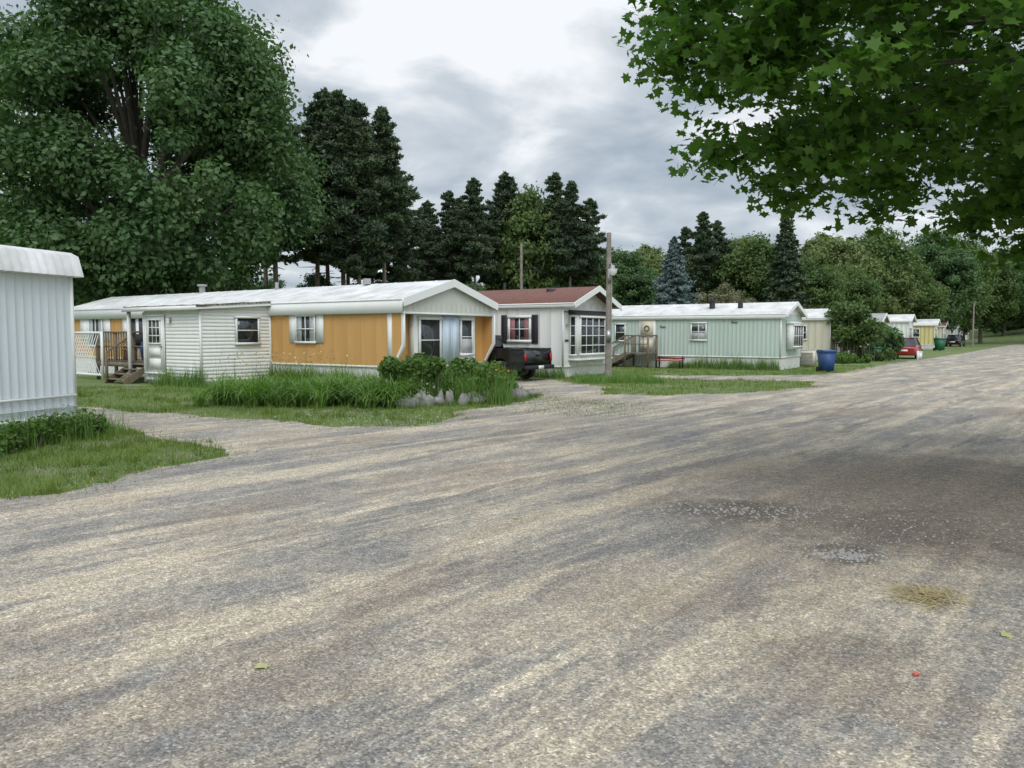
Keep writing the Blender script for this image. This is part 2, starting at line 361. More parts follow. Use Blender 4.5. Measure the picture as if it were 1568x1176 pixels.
dust=math_(nt,'ADD',math_(nt,'MULTIPLY',ramp(nt,A,[(.44,0.0),(.58,1.0)]),.45),math_(nt,'MULTIPLY',streak,1.0))
dust=math_(nt,'ADD',dust,math_(nt,'MULTIPLY',ramp(nt,D,[(.50,0.0),(.60,1.0)]),.45))
dust=math_(nt,'ADD',dust,math_(nt,'MULTIPLY',ramp(nt,big,[(.42,0.0),(.58,1.0)]),.30))
dust=math_(nt,'ADD',dust,math_(nt,'MULTIPLY',ramp(nt,mid,[(.42,-.12),(.60,.25)]),1.0))
dust=math_(nt,'MULTIPLY',dust,ramp(nt,fine,[(.32,.5),(.6,1.15)]),True)
grey=mixc(nt,ramp(nt,fine,[(.35,0.0),(.65,1.0)]),(.155,.152,.150),(.245,.236,.222))
dc=mixc(nt,ramp(nt,B,[(.35,0.0),(.65,1.0)]),(.38,.32,.24),(.60,.51,.38))
col=mixc(nt,dust,grey,dc)
# packed darker ruts with ragged edges
col=mixc(nt,math_(nt,'MULTIPLY',ramp(nt,stretched(.3,1.6,9.0,.72,.5,17),[(.54,0.0),(.60,1.0)]),.62),col,(.135,.132,.13))
# brown dirt film in places
col=mixc(nt,math_(nt,'MULTIPLY',ramp(nt,stretched(.35,.7,8.0,.68,.5,31),[(.50,0.0),(.62,1.0)]),.5),col,(.29,.225,.16))
def blob(cx,cy,r0,r1,namp=1.0,sx=1,sy=1,nz=None):
    k=node(nt,'ShaderNodeMapping',Vector=tc); k.inputs['Location'].default_value=(-cx*sx,-cy*sy,0); k.inputs['Scale'].default_value=(sx,sy,1)
    l=node(nt,'ShaderNodeVectorMath',{'operation':'LENGTH'},i0=k.outputs[0]).outputs['Value']
    l=math_(nt,'ADD',l,math_(nt,'MULTIPLY',math_(nt,'SUBTRACT',nz or big,.5),4*namp))
    return node(nt,'ShaderNodeMapRange',{'interpolation_type':'SMOOTHSTEP'},Value=l,From_Min=r0,From_Max=r1,To_Min=1.0,To_Max=0.0).outputs[0]
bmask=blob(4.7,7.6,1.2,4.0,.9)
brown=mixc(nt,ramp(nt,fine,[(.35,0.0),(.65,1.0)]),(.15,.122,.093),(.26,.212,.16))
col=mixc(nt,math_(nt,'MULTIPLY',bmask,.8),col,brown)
pm=math_(nt,'MAXIMUM',blob(2.55,5.7,.15,.42,.22,nz=mid),blob(2.2,7.1,.15,.6,.3,.6,1.0,mid))
pm=math_(nt,'MAXIMUM',pm,math_(nt,'MULTIPLY',blob(3.1,6.4,.3,1.3,.5,nz=mid),.75))
pm=math_(nt,'MAXIMUM',pm,math_(nt,'MULTIPLY',blob(1.75,4.0,.1,.45,.3,.6,1.4,mid),.5))
col=mixc(nt,math_(nt,'MULTIPLY',pm,.75),col,(.085,.068,.052))
v=node(nt,'ShaderNodeTexVoronoi',Vector=tc,Scale=95.0)
v2=node(nt,'ShaderNodeTexVoronoi',Vector=tc,Scale=45.0)
sv=node(nt,'ShaderNodeSeparateColor',Color=v.outputs['Color']).outputs[0]
sv2=node(nt,'ShaderNodeSeparateColor',Color=v2.outputs['Color']).outputs[1]
col=mixc(nt,1.0,col,ramp(nt,sv,[(0,.55),(.5,.98),(.85,1.15),(1,1.75)]),'MULTIPLY')
col=mixc(nt,1.0,col,ramp(nt,sv2,[(0,.85),(.6,1.0),(1,1.22)]),'MULTIPLY')
nt.links.new(col,p.inputs['Base Color']); p.inputs['Roughness'].default_value=.92
hh=math_(nt,'ADD',math_(nt,'MULTIPLY',v.outputs['Distance'],-.8),math_(nt,'MULTIPLY',fine,1.2))
hh=math_(nt,'ADD',hh,math_(nt,'MULTIPLY',mid,3.0))
b=node(nt,'ShaderNodeBump',Strength=.5,Distance=.014,Height=hh); nt.links.new(b.outputs[0],p.inputs['Normal'])
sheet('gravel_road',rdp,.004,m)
g=Geo(); nx,ny=40,20; vs=[];
for j in range(ny+1):
    for i in range(nx+1):
        x=76+140*i/nx; yy=108+110*j/ny; u=i/nx;w=j/ny
        vs.append((x,yy,-.05+7*math.sin(math.pi*min(1,u*1.0))**1.2*math.sin(math.pi*w)**1.2))
g.add(vs,[(j*(nx+1)+i,j*(nx+1)+i+1,(j+1)*(nx+1)+i+1,(j+1)*(nx+1)+i) for j in range(ny) for i in range(nx)]).build('hill',[GR],smooth=True)
# ------------------------------------------------------------ grass, plants
def strips(geo,base,h,w,lean,r,seg=3,m=0,droop=.6):
    N=len(base); a=r.uniform(0,6.283,N); d=np.stack([np.cos(a),np.sin(a),np.zeros(N)],1); s=np.stack([-np.sin(a),np.cos(a),np.zeros(N)],1)
    h=np.broadcast_to(h,(N,)); w=np.broadcast_to(w,(N,)); lean=np.broadcast_to(lean,(N,)); rows=[]
    for k in range(seg+1):
        t=k/seg; c=base+d*(lean*h*t**1.6)[:,None]+np.array([0,0,1])*(h*(t-droop*lean*t**3))[:,None]
        ww=w*(1-t*.92)*.5
        rows+= [c-s*ww[:,None],c+s*ww[:,None]]
    v=np.stack(rows,1); K=2*(seg+1)
    f=np.concatenate([np.arange(N)[:,None]*K+np.array([[2*k,2*k+1,2*k+3,2*k+2]]) for k in range(seg)])
    geo.add(v.reshape(-1,3),f,m)
r=np.random.default_rng(8); g=Geo()
def patch(P,f=1.0): 
    return .5+.5*np.sin(P[:,0]*2.1*f+1.3*np.sin(P[:,1]*1.7*f))*np.sin(P[:,1]*2.4*f+1.1*np.cos(P[:,0]*1.3*f))
def scat(x0,x1,y0,y1,n):
    P=np.stack([r.uniform(x0,x1,n),r.uniform(y0,y1,n)],1); P=P[~pip(P,rdp)]
    P=P[r.random(len(P))<.22+.9*patch(P,1.3)]
    return P
def z0(P): return np.hstack([P,np.zeros((len(P),1))])
P=scat(-9.5,-3.6,6,14.5,68000); strips(g,z0(P),r.uniform(.03,.11,len(P))*(.4+1.1*patch(P)),.008,r.uniform(.2,.9,len(P)),r,2)
P=scat(-16,3,13,24,85000); strips(g,z0(P),r.uniform(.04,.13,len(P))*(.4+1.1*patch(P)),.011,r.uniform(.2,.8,len(P)),r,2)
P=scat(1,20,19,40,62000); strips(g,z0(P),r.uniform(.05,.13,len(P))*(.5+1.0*patch(P)),.016,r.uniform(.2,.8,len(P)),r,2)
P=scat(-9,-4,6.5,13,240); P=np.repeat(P,22,0)+r.normal(size=(len(P)*22,2))*.05; strips(g,z0(P),r.uniform(.08,.28,len(P)),.009,r.uniform(.3,.9,len(P)),r,3)
P=scat(-14,2,14,22,420); P=np.repeat(P,18,0)+r.normal(size=(len(P)*18,2))*.06; strips(g,z0(P),r.uniform(.1,.32,len(P)),.012,r.uniform(.3,.9,len(P)),r,3)
P=scat(2,14,20,33,160); P=np.repeat(P,18,0)+r.normal(size=(len(P)*18,2))*.08; strips(g,z0(P),r.uniform(.1,.28,len(P)),.014,r.uniform(.3,.9,len(P)),r,3)
q=np.array(rdp); q=q[(np.linalg.norm(q,axis=1)>5)&(np.linalg.norm(q,axis=1)<45)]
P=q[r.integers(0,len(q),13000)]+r.normal(size=(13000,2))*.22; strips(g,z0(P),r.uniform(.02,.08,len(P)),.010,r.uniform(.3,.9,len(P)),r,2)
P=q[r.integers(0,len(q),10000)]+r.normal(size=(10000,2))*.2; strips(g,z0(P),r.uniform(.02,.07,len(P)),.010,r.uniform(.5,1.2,len(P)),r,2,1)
P=q[r.integers(0,len(q),110)]+r.normal(size=(110,2))*.2; P=np.repeat(P,16,0)+r.normal(size=(110*16,2))*.05; strips(g,z0(P),r.uniform(.05,.2,len(P)),.010,r.uniform(.4,1.1,len(P)),r,3)
P=np.stack([r.uniform(.2,2.6,9),r.uniform(15.5,20,9)],1)
P=np.repeat(P,260,0); P=P+r.normal(size=P.shape)*np.array([.5,.35]); strips(g,z0(P),r.uniform(.02,.08,len(P)),.011,r.uniform(.3,.9,len(P)),r,2)
g.build('grass',[L_GRASS,STRAW])
g=Geo(); 
t=r.uniform(0,1,190); bx=-7.4+5.0*t; by=18.7-.6*t+r.normal(size=190)*.6
cen=np.stack([bx,by],1); sz=r.uniform(.5,1.25,190); idx=np.repeat(np.arange(190),42); P=cen[idx]+r.normal(size=(len(idx),2))*.07
strips(g,z0(P),r.uniform(.6,1.0,len(P))*sz[idx],.045,r.uniform(.4,1.35,len(P)),r,5,0,.62)
P=np.stack([-7.2+7*r.uniform(0,1,260),19.0+r.normal(size=260)*.9],1)
strips(g,z0(P),r.uniform(.8,1.35,260),.014,.14,r,3,0)
P=np.stack([-7.2+3*r.uniform(0,1,120),18.8+r.normal(size=120)*.8,r.uniform(.9,1.25,120)],1)
cards(g,P,r.normal(size=(120,3)),.09,RH,1,.6,r)
g.build('daylily_plants',[L_LILY,STRAW])
def bush(name,cs,leaf,lm,per=500,extra=None,shape=RH):
    g=Geo(); rr=np.random.default_rng(len(cs)*7+int(abs(cs[0][0])*10))
    for (x,yy,z,rad,fl) in cs:
        dd=norm(rr.normal(size=(per,3))); P=np.array([x,yy,z])+dd*(rad*rr.uniform(.3,1.2,per)**.7)[:,None]*np.array([1,1,fl])
        P=P[P[:,2]>.02]
        cards(g,P,norm(P-np.array([x,yy,z]))*.6+rr.normal(size=P.shape)*.6+np.array([0,0,.4]),leaf*rr.uniform(.5,1.5,len(P)),shape,0,1.1,rr)
        g.tube([(x,yy,-.02),(x+.05,yy,z)],[.03,.012],5,1)
    if extra: extra(g,rr)
    return g.build(name,[lm,BARK,ORANGE,WFLOW,L_LILY])
cs=[]
for i in range(46):
    t=r.random(); cs.append((-2.9+2.6*t+r.normal()*.15,18.4+1.2*t+r.normal()*.5,r.uniform(.2,.95)*(1.05-.6*max(0,t-.5)),r.uniform(.14,.38),.9))
FLW=[(.5*math.cos(a)*(1 if k%2 else .4),.5*math.sin(a)*(1 if k%2 else .4)) for k,a in enumerate(np.linspace(0,2*math.pi,12,endpoint=False))]
def fl(g,rr):
    P=np.stack([rr.uniform(-1.0,-.05,24),rr.uniform(18.2,19.4,24),rr.uniform(.5,.9,24)],1)
    cards(g,P,rr.normal(size=(24,3))+np.array([0,-1,.3]),rr.uniform(.05,.10,24),FLW,2,1,rr)
    P=np.stack([rr.uniform(-3.2,-1.8,60),rr.uniform(17.6,18.4,60),rr.uniform(.25,.6,60)],1)
    cards(g,P,rr.normal(size=(60,3))+np.array([0,-.6,.8]),rr.uniform(.04,.09,60),FLW,3,1,rr)
    P=np.stack([rr.uniform(-3,0,2600),rr.uniform(17.9,20,2600)],1); strips(g,z0(P),rr.uniform(.3,1.15,2600),.02,rr.uniform(.1,.8,2600),rr,4,4)
bush('flower_bed_shrub',cs,.10,L_WEED,300,fl)
cs=[(-7.0-.3*t+r.normal()*.12,12.3-3*t,r.uniform(.08,.3),r.uniform(.1,.24),1.2) for t in np.linspace(-.05,.75,18)]
bush('weeds_shrub',cs,.06,L_WEED,150)
g=Geo(); n=1900; tt=r.uniform(-.1,1,n); P=np.stack([-6.9-.9*tt+r.normal(size=n)*.2,12.4-3*tt],1)
strips(g,z0(P),r.uniform(.15,.7,n),.012,r.uniform(.1,.7,n),r,4)
g.build('tall_grass_weeds',[L_LILY])
g=Geo()
def along(ox,oy,L0,L1,n,off=.25):
    L=r.uniform(L0,L1,n); o=np.abs(r.normal(size=n))*off+.05
    return np.stack([ox-.829*L-.559*o,oy+.559*L-.829*o,np.zeros(n)],1)
for (ox,oy,a,b_,k) in [(-3.65,23.1,-.3,5.6,3600),(1.94,28.9,-.2,3.2,1000),(12.34,34.9,0,5.3,2000),(-9.9,24.0,-.5,2,700)]:
    P=along(ox,oy,a,b_,k); strips(g,P,r.uniform(.1,.7,k)*(.5+patch(P[:,:2],2.0)),.022,r.uniform(.1,.6,k),r,3)
P=np.stack([r.uniform(2.2,5.2,2500),r.uniform(25.5,28.3,2500),np.zeros(2500)],1); strips(g,P,r.uniform(.1,.4,2500),.02,.4,r,3)
g.build('foundation_weeds',[L_LILY])
X=lambda px,d:(px-784)/1162*d
bush('round_bush',[(X(1300,47)+r.normal()*.6,47+r.normal()*.6,r.uniform(.7,3.2),r.uniform(.4,.75),.9) for i in range(34)],.2,L_DEC,280)
bush('round_bush',[(X(1354,49)+r.normal()*.5,49+r.normal()*.5,r.uniform(.4,1.9),r.uniform(.35,.65),.9) for i in range(24)],.2,L_MAPLE,240)
bush('round_bush',[(X(1330,47)+r.normal()*.4,47+r.normal()*.4,r.uniform(.2,.6),r.uniform(.3,.4),.9) for i in range(8)],.16,L_DEC,200)
bush('round_bush',[(X(1285,45)+r.normal()*.7,43+r.normal()*.3,r.uniform(.1,.4),r.uniform(.2,.35),.9) for i in range(10)],.14,L_WEED,160)
def rock(g,c,s,rr,m=0):
    n1_,n2_=9,6; vs=[];ph=rr.random(6)*6
    for j in range(n2_+1):
        th=math.pi*j/n2_
        for i in range(n1_):
            a=2*math.pi*i/n1_; k=1+.2*math.sin(2*a+ph[0])+.15*math.sin(2*th+ph[1]+a)+.09*rr.normal()*(0<j<n2_)
            vs.append((c[0]+s[0]*k*math.sin(th)*math.cos(a),c[1]+s[1]*k*math.sin(th)*math.sin(a),c[2]+s[2]*k*math.cos(th)))
    g.add(vs,[(j*n1_+i,j*n1_+(i+1)%n1_,(j+1)*n1_+(i+1)%n1_,(j+1)*n1_+i) for j in range(n2_) for i in range(n1_)],m)
g=Geo(); rr=np.random.default_rng(3)
for k in range(17):
    t=k/16; x=-2.55+3.1*t; yy=17.3+.5*t+2.2*t**2; rock(g,(x+rr.normal()*.07,yy+rr.normal()*.08,.09),(rr.uniform(.10,.26),rr.uniform(.1,.2),rr.uniform(.10,.26)),rr)
g.build('border_rocks',[STONE])
g=Geo(); n=900; t=r.uniform(0,1,n); P=np.stack([-2.6+3.2*t,17.15+.5*t+2.2*t*t+r.normal(size=n)*.12,np.zeros(n)],1); strips(g,P,r.uniform(.05,.26,n),.012,r.uniform(.2,.9,n),r,3); g.build('border_grass',[L_LILY])
g=Geo(); rr=np.random.default_rng(9)
def stones(cx,cy,sx,sy,n,s0,s1):
    P=np.stack([rr.normal(size=n)*sx+cx,rr.normal(size=n)*sy+cy],1); s=rr.uniform(s0,s1,n)
    base=np.array([(1,0,0),(.2,.9,0),(-.9,.5,0),(-.8,-.6,0),(.3,-.9,0),(.5,.1,.8),(-.4,-.1,.7)]); f=np.array([(0,1,5),(1,6,5),(1,2,6),(2,3,6),(3,4,6),(4,5,6),(4,0,5)])
    a=rr.uniform(0,6.28,n); ca,sa=np.cos(a),np.sin(a); b=base[None]+rr.normal(size=(n,7,3))*.12
    v=np.stack([b[:,:,0]*ca[:,None]-b[:,:,1]*sa[:,None],b[:,:,0]*sa[:,None]+b[:,:,1]*ca[:,None],b[:,:,2]],2)*s[:,None,None]
    v[:,:,:2]+=P[:,None,:]; v[:,:,2]+=.003
    g.add(v.reshape(-1,3),(f[None]+np.arange(n)[:,None,None]*7).reshape(-1,3),0)
stones(1.0,5.0,4.0,3.0,12000,.003,.010); stones(2.2,7.1,.45,.13,170,.008,.02); stones(2.55,5.65,.15,.09,150,.008,.022); stones(2.4,6.3,1.3,.9,800,.005,.015); stones(1.7,5.0,.8,.6,500,.004,.012); stones(-1.5,14,2.5,1.5,900,.008,.025)
g.build('gravel',[pmat('gravel_stone',(.40,.38,.35),.85,.5,30.0)])
g=Geo(); n=300; P=np.stack([rr.normal(size=n)*.12+2.63,rr.normal(size=n)*.10+4.74,rr.uniform(.004,.03,n)],1)
cards(g,P,rr.normal(size=(n,3))*.12+np.array([0,0,1]),rr.uniform(.06,.2,n),[(-.5,-.017),(.5,-.017),(.5,.017),(-.5,.017)],0,1,rr)
g.build('straw_pile',[STRAW])
g=Geo(); P=np.array([(-1.26,3.72,.012),(2.75,4.12,.012),(.03,6.8,.012)])
cards(g,P,np.array([(.1,.1,1.),(.1,-.2,1),(0,0,1)]),[.10,.09,.08],ML,0,1,rr); g.build('fallen_leaf',[pmat('dry_leaf',(.46,.46,.20),.7,.3,20.0)])
g=Geo(); g.tube([(1.97,3.62,.012),(2.0,3.63,.012)],[.010,.008],6,0); g.build('bottle_cap_litter',[pmat('red_litter',(.6,.12,.08),.5,.1,5.0)])
# ------------------------------------------------------------ mobile homes
def ribbed(g,p0,p1,z0,z1,nrm,sp=.2,dep=.018,m=0,rw=.03):
    p0=np.array(p0,float);p1=np.array(p1,float);nrm=np.array(nrm,float);L=np.linalg.norm(p1-p0);d=(p1-p0)/L;n=max(1,int(L/sp));pts=[]
    for i in range(n):
        s=i*L/n
        pts+=[p0+d*s,p0+d*(s+L/n-rw*2),p0+d*(s+L/n-rw*1.5)+nrm*dep,p0+d*(s+L/n-rw*.5)+nrm*dep]
    pts.append(p1); pts=np.array(pts); k=len(pts)
    v=np.concatenate([np.hstack([pts,np.full((k,1),z0)]),np.hstack([pts,np.full((k,1),z1)])])
    g.add(v,[(i,i+1,i+1+k,i+k) for i in range(k-1)],m)
def clap(g,p0,p1,z0,z1,nrm,pitch=.11,dep=.016,m=0):
    p0=np.array(p0,float);p1=np.array(p1,float);nrm=np.array(nrm,float);n=int((z1-z0)/pitch);pr=[]
    for i in range(n):
        a=z0+(z1-z0)*i/n;b=z0+(z1-z0)*(i+1)/n; pr+=[(0,a),(dep,a+.003),(0.002,b)]
    v=[];k=len(pr)
    for q in (p0,p1):
        for o,z in pr: w=q+nrm*o; v.append((w[0],w[1],z))
    g.add(v,[(i,i+1,i+1+k,i+k) for i in range(k-1)],m)
class Home:
    def __init__(s,name,loc,rz,L,W): s.e=empty(name,(loc[0],loc[1],0),rz); s.L=L;s.W=W
    def fb(s,g,face,u0,u1,n0,n1,z0,z1,m=0,base=0):
        if face=='S': g.box(u0,u1,-(base+n1),-(base+n0),z0,z1,m)
        else: g.box(base+n0,base+n1,u0,u1,z0,z1,m)
    def window(s,face,u0,u1,z0,z1,cols=1,rows=2,base=0,curt=0,fr=.05,frm=None,cm=None,thick=.045,name='window'):
        g=Geo(); f=lambda *a,**k:s.fb(g,face,*a,base=base,**k)
        f(u0,u1,-.05,.008,z0,z1,m=1)
        if curt:
            for c in np.atleast_1d(curt):
                if c==1: f(u0+fr,u1-fr,.008,.012,z0+fr,z0+(z1-z0)*.45,m=2)
                if c==2: f(u0+fr,u0+(u1-u0)*.3,.008,.012,z0+fr,z1-fr,m=2); f(u1-(u1-u0)*.3,u1-fr,.008,.012,z0+fr,z1-fr,m=2)
                if c==3: f(u0+fr,u1-fr,.008,.012,z1-(z1-z0)*.25,z1-fr,m=2)
        f(u0-.002,u0+fr,0.002,thick,z0,z1); f(u1-fr,u1+.002,0.002,thick,z0,z1)
        f(u0-.03,u1+.03,0.001,thick+.012,z1-fr,z1+.015); f(u0-.03,u1+.03,0.001,thick+.025,z0-.02,z0+fr)
        for i in range(1,cols):
            u=u0+(u1-u0)*i/cols; f(u-.015,u+.015,.004,thick-.012,z0,z1)
        for i in range(1,rows):
            z=z0+(z1-z0)*i/rows; f(u0,u1,.004,thick-.009,z-.016,z+.016)
        g.build(name,[frm or WHITE2,GLASS,cm or CURT],s.e)
    def shell(s,He,Hr,zs,wall,skirt,roof,trim,ovE=.3,ovS=.12,sp=.3,fh=.2,fascia=.1,roofribs=.6,gable=None,skirtsp=.15,wallE=None,dep=.014):
        L,W=s.L,s.W
        g=Geo(); g.box(-L+.02,-.02,.02,W-.02,zs+.001,He-.02,0)
        ribbed(g,(-L,0),(0,0),zs,He-fh,(0,-1),sp,dep,0,.02); ribbed(g,(0,0),(0,W),zs,He-.02,(1,0),sp,dep,2 if wallE else 0,.02)
        g.prism([(0.01,He-.02),(W-.01,He-.02),(W/2,Hr-.09)],-.06,.012,'x',1); g.prism([(0.01,He-.02),(W-.01,He-.02),(W/2,Hr-.09)],-L,-L+.06,'x',1)
        ribbed(g,(-L,W),(0,W),zs,He,(0,1),sp*2,.018,0); g.box(-L-.001,-L+.02,0,W,zs,He-.03,0)
        for (a,b_) in ((0,0),(0,W)): g.box(-.03,.026,b_-.026 if b_==0 else b_-.03,b_+.03 if b_==0 else b_+.026,zs,He-.03,3)
        g.build('walls',[wall,gable or wall,wallE or wall,trim],s.e)
        g=Geo(); g.box(-L+.04,-.04,.04,W-.04,0,zs,0)
        ribbed(g,(-L+.02,.03),(-.03,.03),-.02,zs,(0,-1),skirtsp,.012,0); ribbed(g,(-.03,.03),(-.03,W-.03),-.02,zs,(1,0),skirtsp,.012,0)
        g.box(-L,.01,-.02,.02,zs-.03,zs+.03,0); g.box(-.01,.022,.021,W,zs-.03,zs+.03,0)
        g.build('skirting',[skirt],s.e)
        g=Geo(); oS=ovS; sl=(Hr-He)/(W/2); ze=He-sl*oS
        prof=lambda up,th:[(-oS,ze+up),(W/2,Hr+up),(W+oS,ze+up),(W+oS,ze+up-th),(W/2,Hr+up-th),(-oS,ze+up-th)]
        g.prism(prof(0,.07),-L-.1,ovE,'x',0)
        if roofribs:
            x=-L
            while x<ovE-.1: g.prism(prof(.012,.05),x,x+.04,'x',0); x+=roofribs
        g.prism(prof(.02,fascia+.09),ovE+.001,ovE+.035,'x',1); g.prism(prof(.008,fascia+.05),-L-.14,-L-.101,'x',1)
        g.box(-L-.09,ovE-.003,-oS-.03,-oS-.001,ze-fh,ze+.012,1); g.box(-L-.09,ovE-.003,-oS,0,ze-fh,ze-fh+.02,1); g.box(-L-.09,ovE-.003,W+oS+.001,W+oS+.03,ze-fascia,ze+.012,1)
        g.box(-L-.09,ovE-.003,-oS-.045,-oS-.031,ze-.035,ze+.005,1)
        g.build('roof',[roof,trim],s.e)
RZ=-math.radians(34)
# ---- tan home
h=Home('tan_mobile_home',(-3.65,23.1),RZ,20,4.7)
h.shell(2.75,3.42,.66,TAN,WHITE,ROOFW,WHITE2,ovE=.55,ovS=.1,sp=.61,fh=.42,fascia=.16,gable=GREYW,wallE=TAN,dep=.007,roofribs=.9)
g=Geo()
for y0,y1 in ((-.02,.04),(4.66,4.72)):
    g.prism([(0,.66),(.42,1.35),(.42,2.33),(0,2.33)],y0,y1,'y',0)
    g.prism([(-.02,.6),(.06,.6),(.50,1.33),(.50,2.34),(.42,2.34),(.42,1.36)],y0-.012,y1+.012,'y',1)
g.prism([(.05,2.33),(4.65,2.33),(4.65,2.62),(2.35,3.30),(.05,2.62)],.36,.42,'x',2)
ribbed(g,(.422,.05),(.422,4.65),2.36,2.62,(1,0),.25,.01,2)
g.box(.36,.46,0,4.7,2.28,2.34,1)
g.build('end_wings',[TAN,WHITE2,GREYW],h.e)
g=Geo(); g.box(.0,.22,.75,3.9,.68,2.33,0); g.box(-.02,.26,.7,3.95,.60,.68,0); ribbed(g,(.222,.75),(.222,3.9),.68,2.33,(1,0),.35,.008,0)
g.build('front_bay',[WHITE2],h.e)
h.window('E',.95,2.05,.75,2.2,1,2,base=.235,fr=.08); h.window('E',3.05,3.75,.95,2.2,1,2,base=.235,curt=1,fr=.07)
g=Geo(); g.box(.236,.28,2.12,2.97,.72,2.28,0); g.box(.281,.295,2.2,2.5,.8,2.2,0); g.box(.281,.295,2.6,2.9,.8,2.2,0); g.build('front_door',[BLUEW],h.e)
g=Geo()
for a,b_ in ((-3.32,-2.97),(-4.64,-4.34),(-18.4,-17.75),(-16.5,-15.95),(-15.0,-14.6)):
    g.box(a,b_,-.035,-.019,1.38,2.33,0)
g.box(-.16,.0,-.03,-.019,.69,2.33,0); g.box(-5.9,-5.62,-.03,-.019,.69,2.33,0)
for a in (-7.5,-10,-12.2,-14.0): g.box(a,a+.2,-.03,-.019,.69,2.33,0)
g.build('white_panels',[WHITE2],h.e)
h.window('S',-4.31,-3.35,1.38,2.3,2,2,base=.02,curt=2,frm=WHITE2); h.window('S',-17.7,-16.55,1.15,2.35,2,2,base=.02,curt=2); h.window('S',-14.5,-13.4,1.15,2.35,2,2,base=.02)
g=Geo(); g.cyl((-13,2.35,3.5),.12,.4,'z',0); g.cyl((-13,2.35,3.72),.2,.08,'z',0); g.cyl((-3.2,2.2,3.5),.14,.2,'z',0); g.cyl((-8,2.2,3.45),.07,.4,'z',0); g.build('roof_vents',[GREYROOF],h.e)
g=Geo(); g.box(-8.73,-5.62,-2.71,-.02,.02,2.4,0)
clap(g,(-5.6,-2.73),(-5.6,-.02),.12,2.6,(1,0),.115,.005,0); clap(g,(-8.75,-2.73),(-5.6,-2.73),.12,2.45,(0,-1),.115,.005,0)
clap(g,(-8.75,-2.73),(-8.75,-.02),.12,2.45,(-1,0),.115,.005,0)
g.box(-5.61,-5.57,-2.77,-2.70,.05,2.5,1); g.box(-8.78,-8.73,-2.77,-2.70,.05,2.4,1); g.box(-5.6,-5.57,-.09,-.021,.05,2.6,1)
g.prism([(-2.7,2.4),(0,2.4),(0,2.64),(-2.7,2.5)],-8.7,-5.605,'x',0)
g.build('porch_addition',[WHITE,WHITE2],h.e)
g=Geo(); g.prism([(-2.95,2.50),(-.13,2.70),(-.13,2.76),(-2.95,2.56)],-9.7,-5.45,'x',0)
g.prism([(-2.98,2.44),(-.13,2.64),(-.13,2.70),(-2.98,2.50)],-5.45,-5.42,'x',1); g.box(-9.7,-5.45,-2.98,-2.951,2.42,2.56,1); g.box(-9.72,-9.701,-2.9,-.2,2.48,2.6,1)
for k in range(26):
    x=-9.6+k*.165; g.box(x,x+.1*r.uniform(.5,1.3),-2.97,-2.6,2.561,2.575+.03*r.random(),2)
for k in range(17):
    yy=-2.9+k*.165; zz=2.56+(yy+2.95)*.071; g.box(-5.6,-5.415,yy,yy+.1*r.uniform(.5,1.3),zz,zz+.02+.02*r.random(),2)
g.box(-9.62,-9.52,-2.85,-2.75,0,2.45,1)
g.build('porch_roof',[GREYROOF,WHITE,BROWN],h.e)
h.window('S',-8.62,-7.52,.35,2.3,1,1,base=2.75,name='porch_door_frame',frm=WHITE2)
g=Geo(); g.box(-8.55,-7.6,-2.775,-2.752,.38,2.27,0); g.build('porch_door',[WHITE2],h.e)
h.window('S',-8.42,-7.73,1.35,2.15,3,3,base=2.776,name='door_lites',fr=.03,thick=.03)
g=Geo(); g.box(-8.4,-7.75,-2.79,-2.776,.5,.85,0); g.box(-8.4,-7.75,-2.79,-2.776,.9,1.2,0); g.cyl((-7.68,-2.81,1.25),.03,.06,'y',1); g.build('door_panels',[WHITE,CHROME],h.e)
g=Geo(); g.cyl((-7.2,-2.82,2.1),.05,.16,'z',0,10); g.box(-7.25,-7.15,-2.78,-2.75,2.05,2.2,1); g.build('porch_light',[WHITE2,CHROME],h.e)
h2=Home.__new__(Home); h2.e=h.e
h2.window('E',-1.46,-.53,1.33,2.25,1,2,base=-5.585,curt=0,fr=.06)
g=Geo()
g.box(-12.6,-8.85,-2.4,-.05,.62,.70,0)
for k in range(26): g.box(-12.6+k*.144,-12.6+k*.144+.13,-2.42,-.05,.701,.72,0)
for x in (-12.55,-11.3,-10.1,-8.95): 
    g.box(x,x+.09,-2.42,-2.33,0,1.75,0)
g.box(-12.55,-8.9,-2.44,-2.34,1.71,1.77,0); g.box(-12.55,-8.9,-2.42,-2.36,1.2,1.26,0); g.box(-12.55,-8.9,-2.44,-2.40,.5,.66,0)
for x in np.arange(-12.4,-10.2,.17): g.box(x,x+.04,-2.40,-2.37,.72,1.71,0)
for i in range(4): g.box(-10.0,-8.9,-3.4+i*.26,-3.12+i*.26,.12+i*.16,.16+i*.16,0)
g.prism([(-3.45,0),(-3.45,.15),(-2.42,.72),(-2.42,.5),(-3.2,0)],-10.03,-9.98,'x',0); g.prism([(-3.45,0),(-3.45,.15),(-2.42,.72),(-2.42,.5),(-3.2,0)],-8.92,-8.87,'x',0)
g.prism([(-3.4,1.0),(-3.4,1.07),(-2.4,1.72),(-2.4,1.65)],-10.03,-9.97,'x',0); g.box(-10.03,-9.97,-3.43,-3.35,0,1.05,0)
g.build('deck',[BROWN],h.e)
g=Geo()
for k in range(-14,22):
    for sgn in (1,-1):
        x0=-14.6+k*.17
        a=x0 if sgn>0 else x0+1.0; b_=x0+1.0 if sgn>0 else x0
        lo=-14.7;hi=-11.9
        if min(a,b_)<lo or max(a,b_)>hi: continue
        off=0 if sgn>0 else .012
        g.add([(a,-2.55-off,.2),(a+.06,-2.55-off,.2),(b_+.06,-2.55-off,1.7),(b_,-2.55-off,1.7)],[0,1,2,3],0)
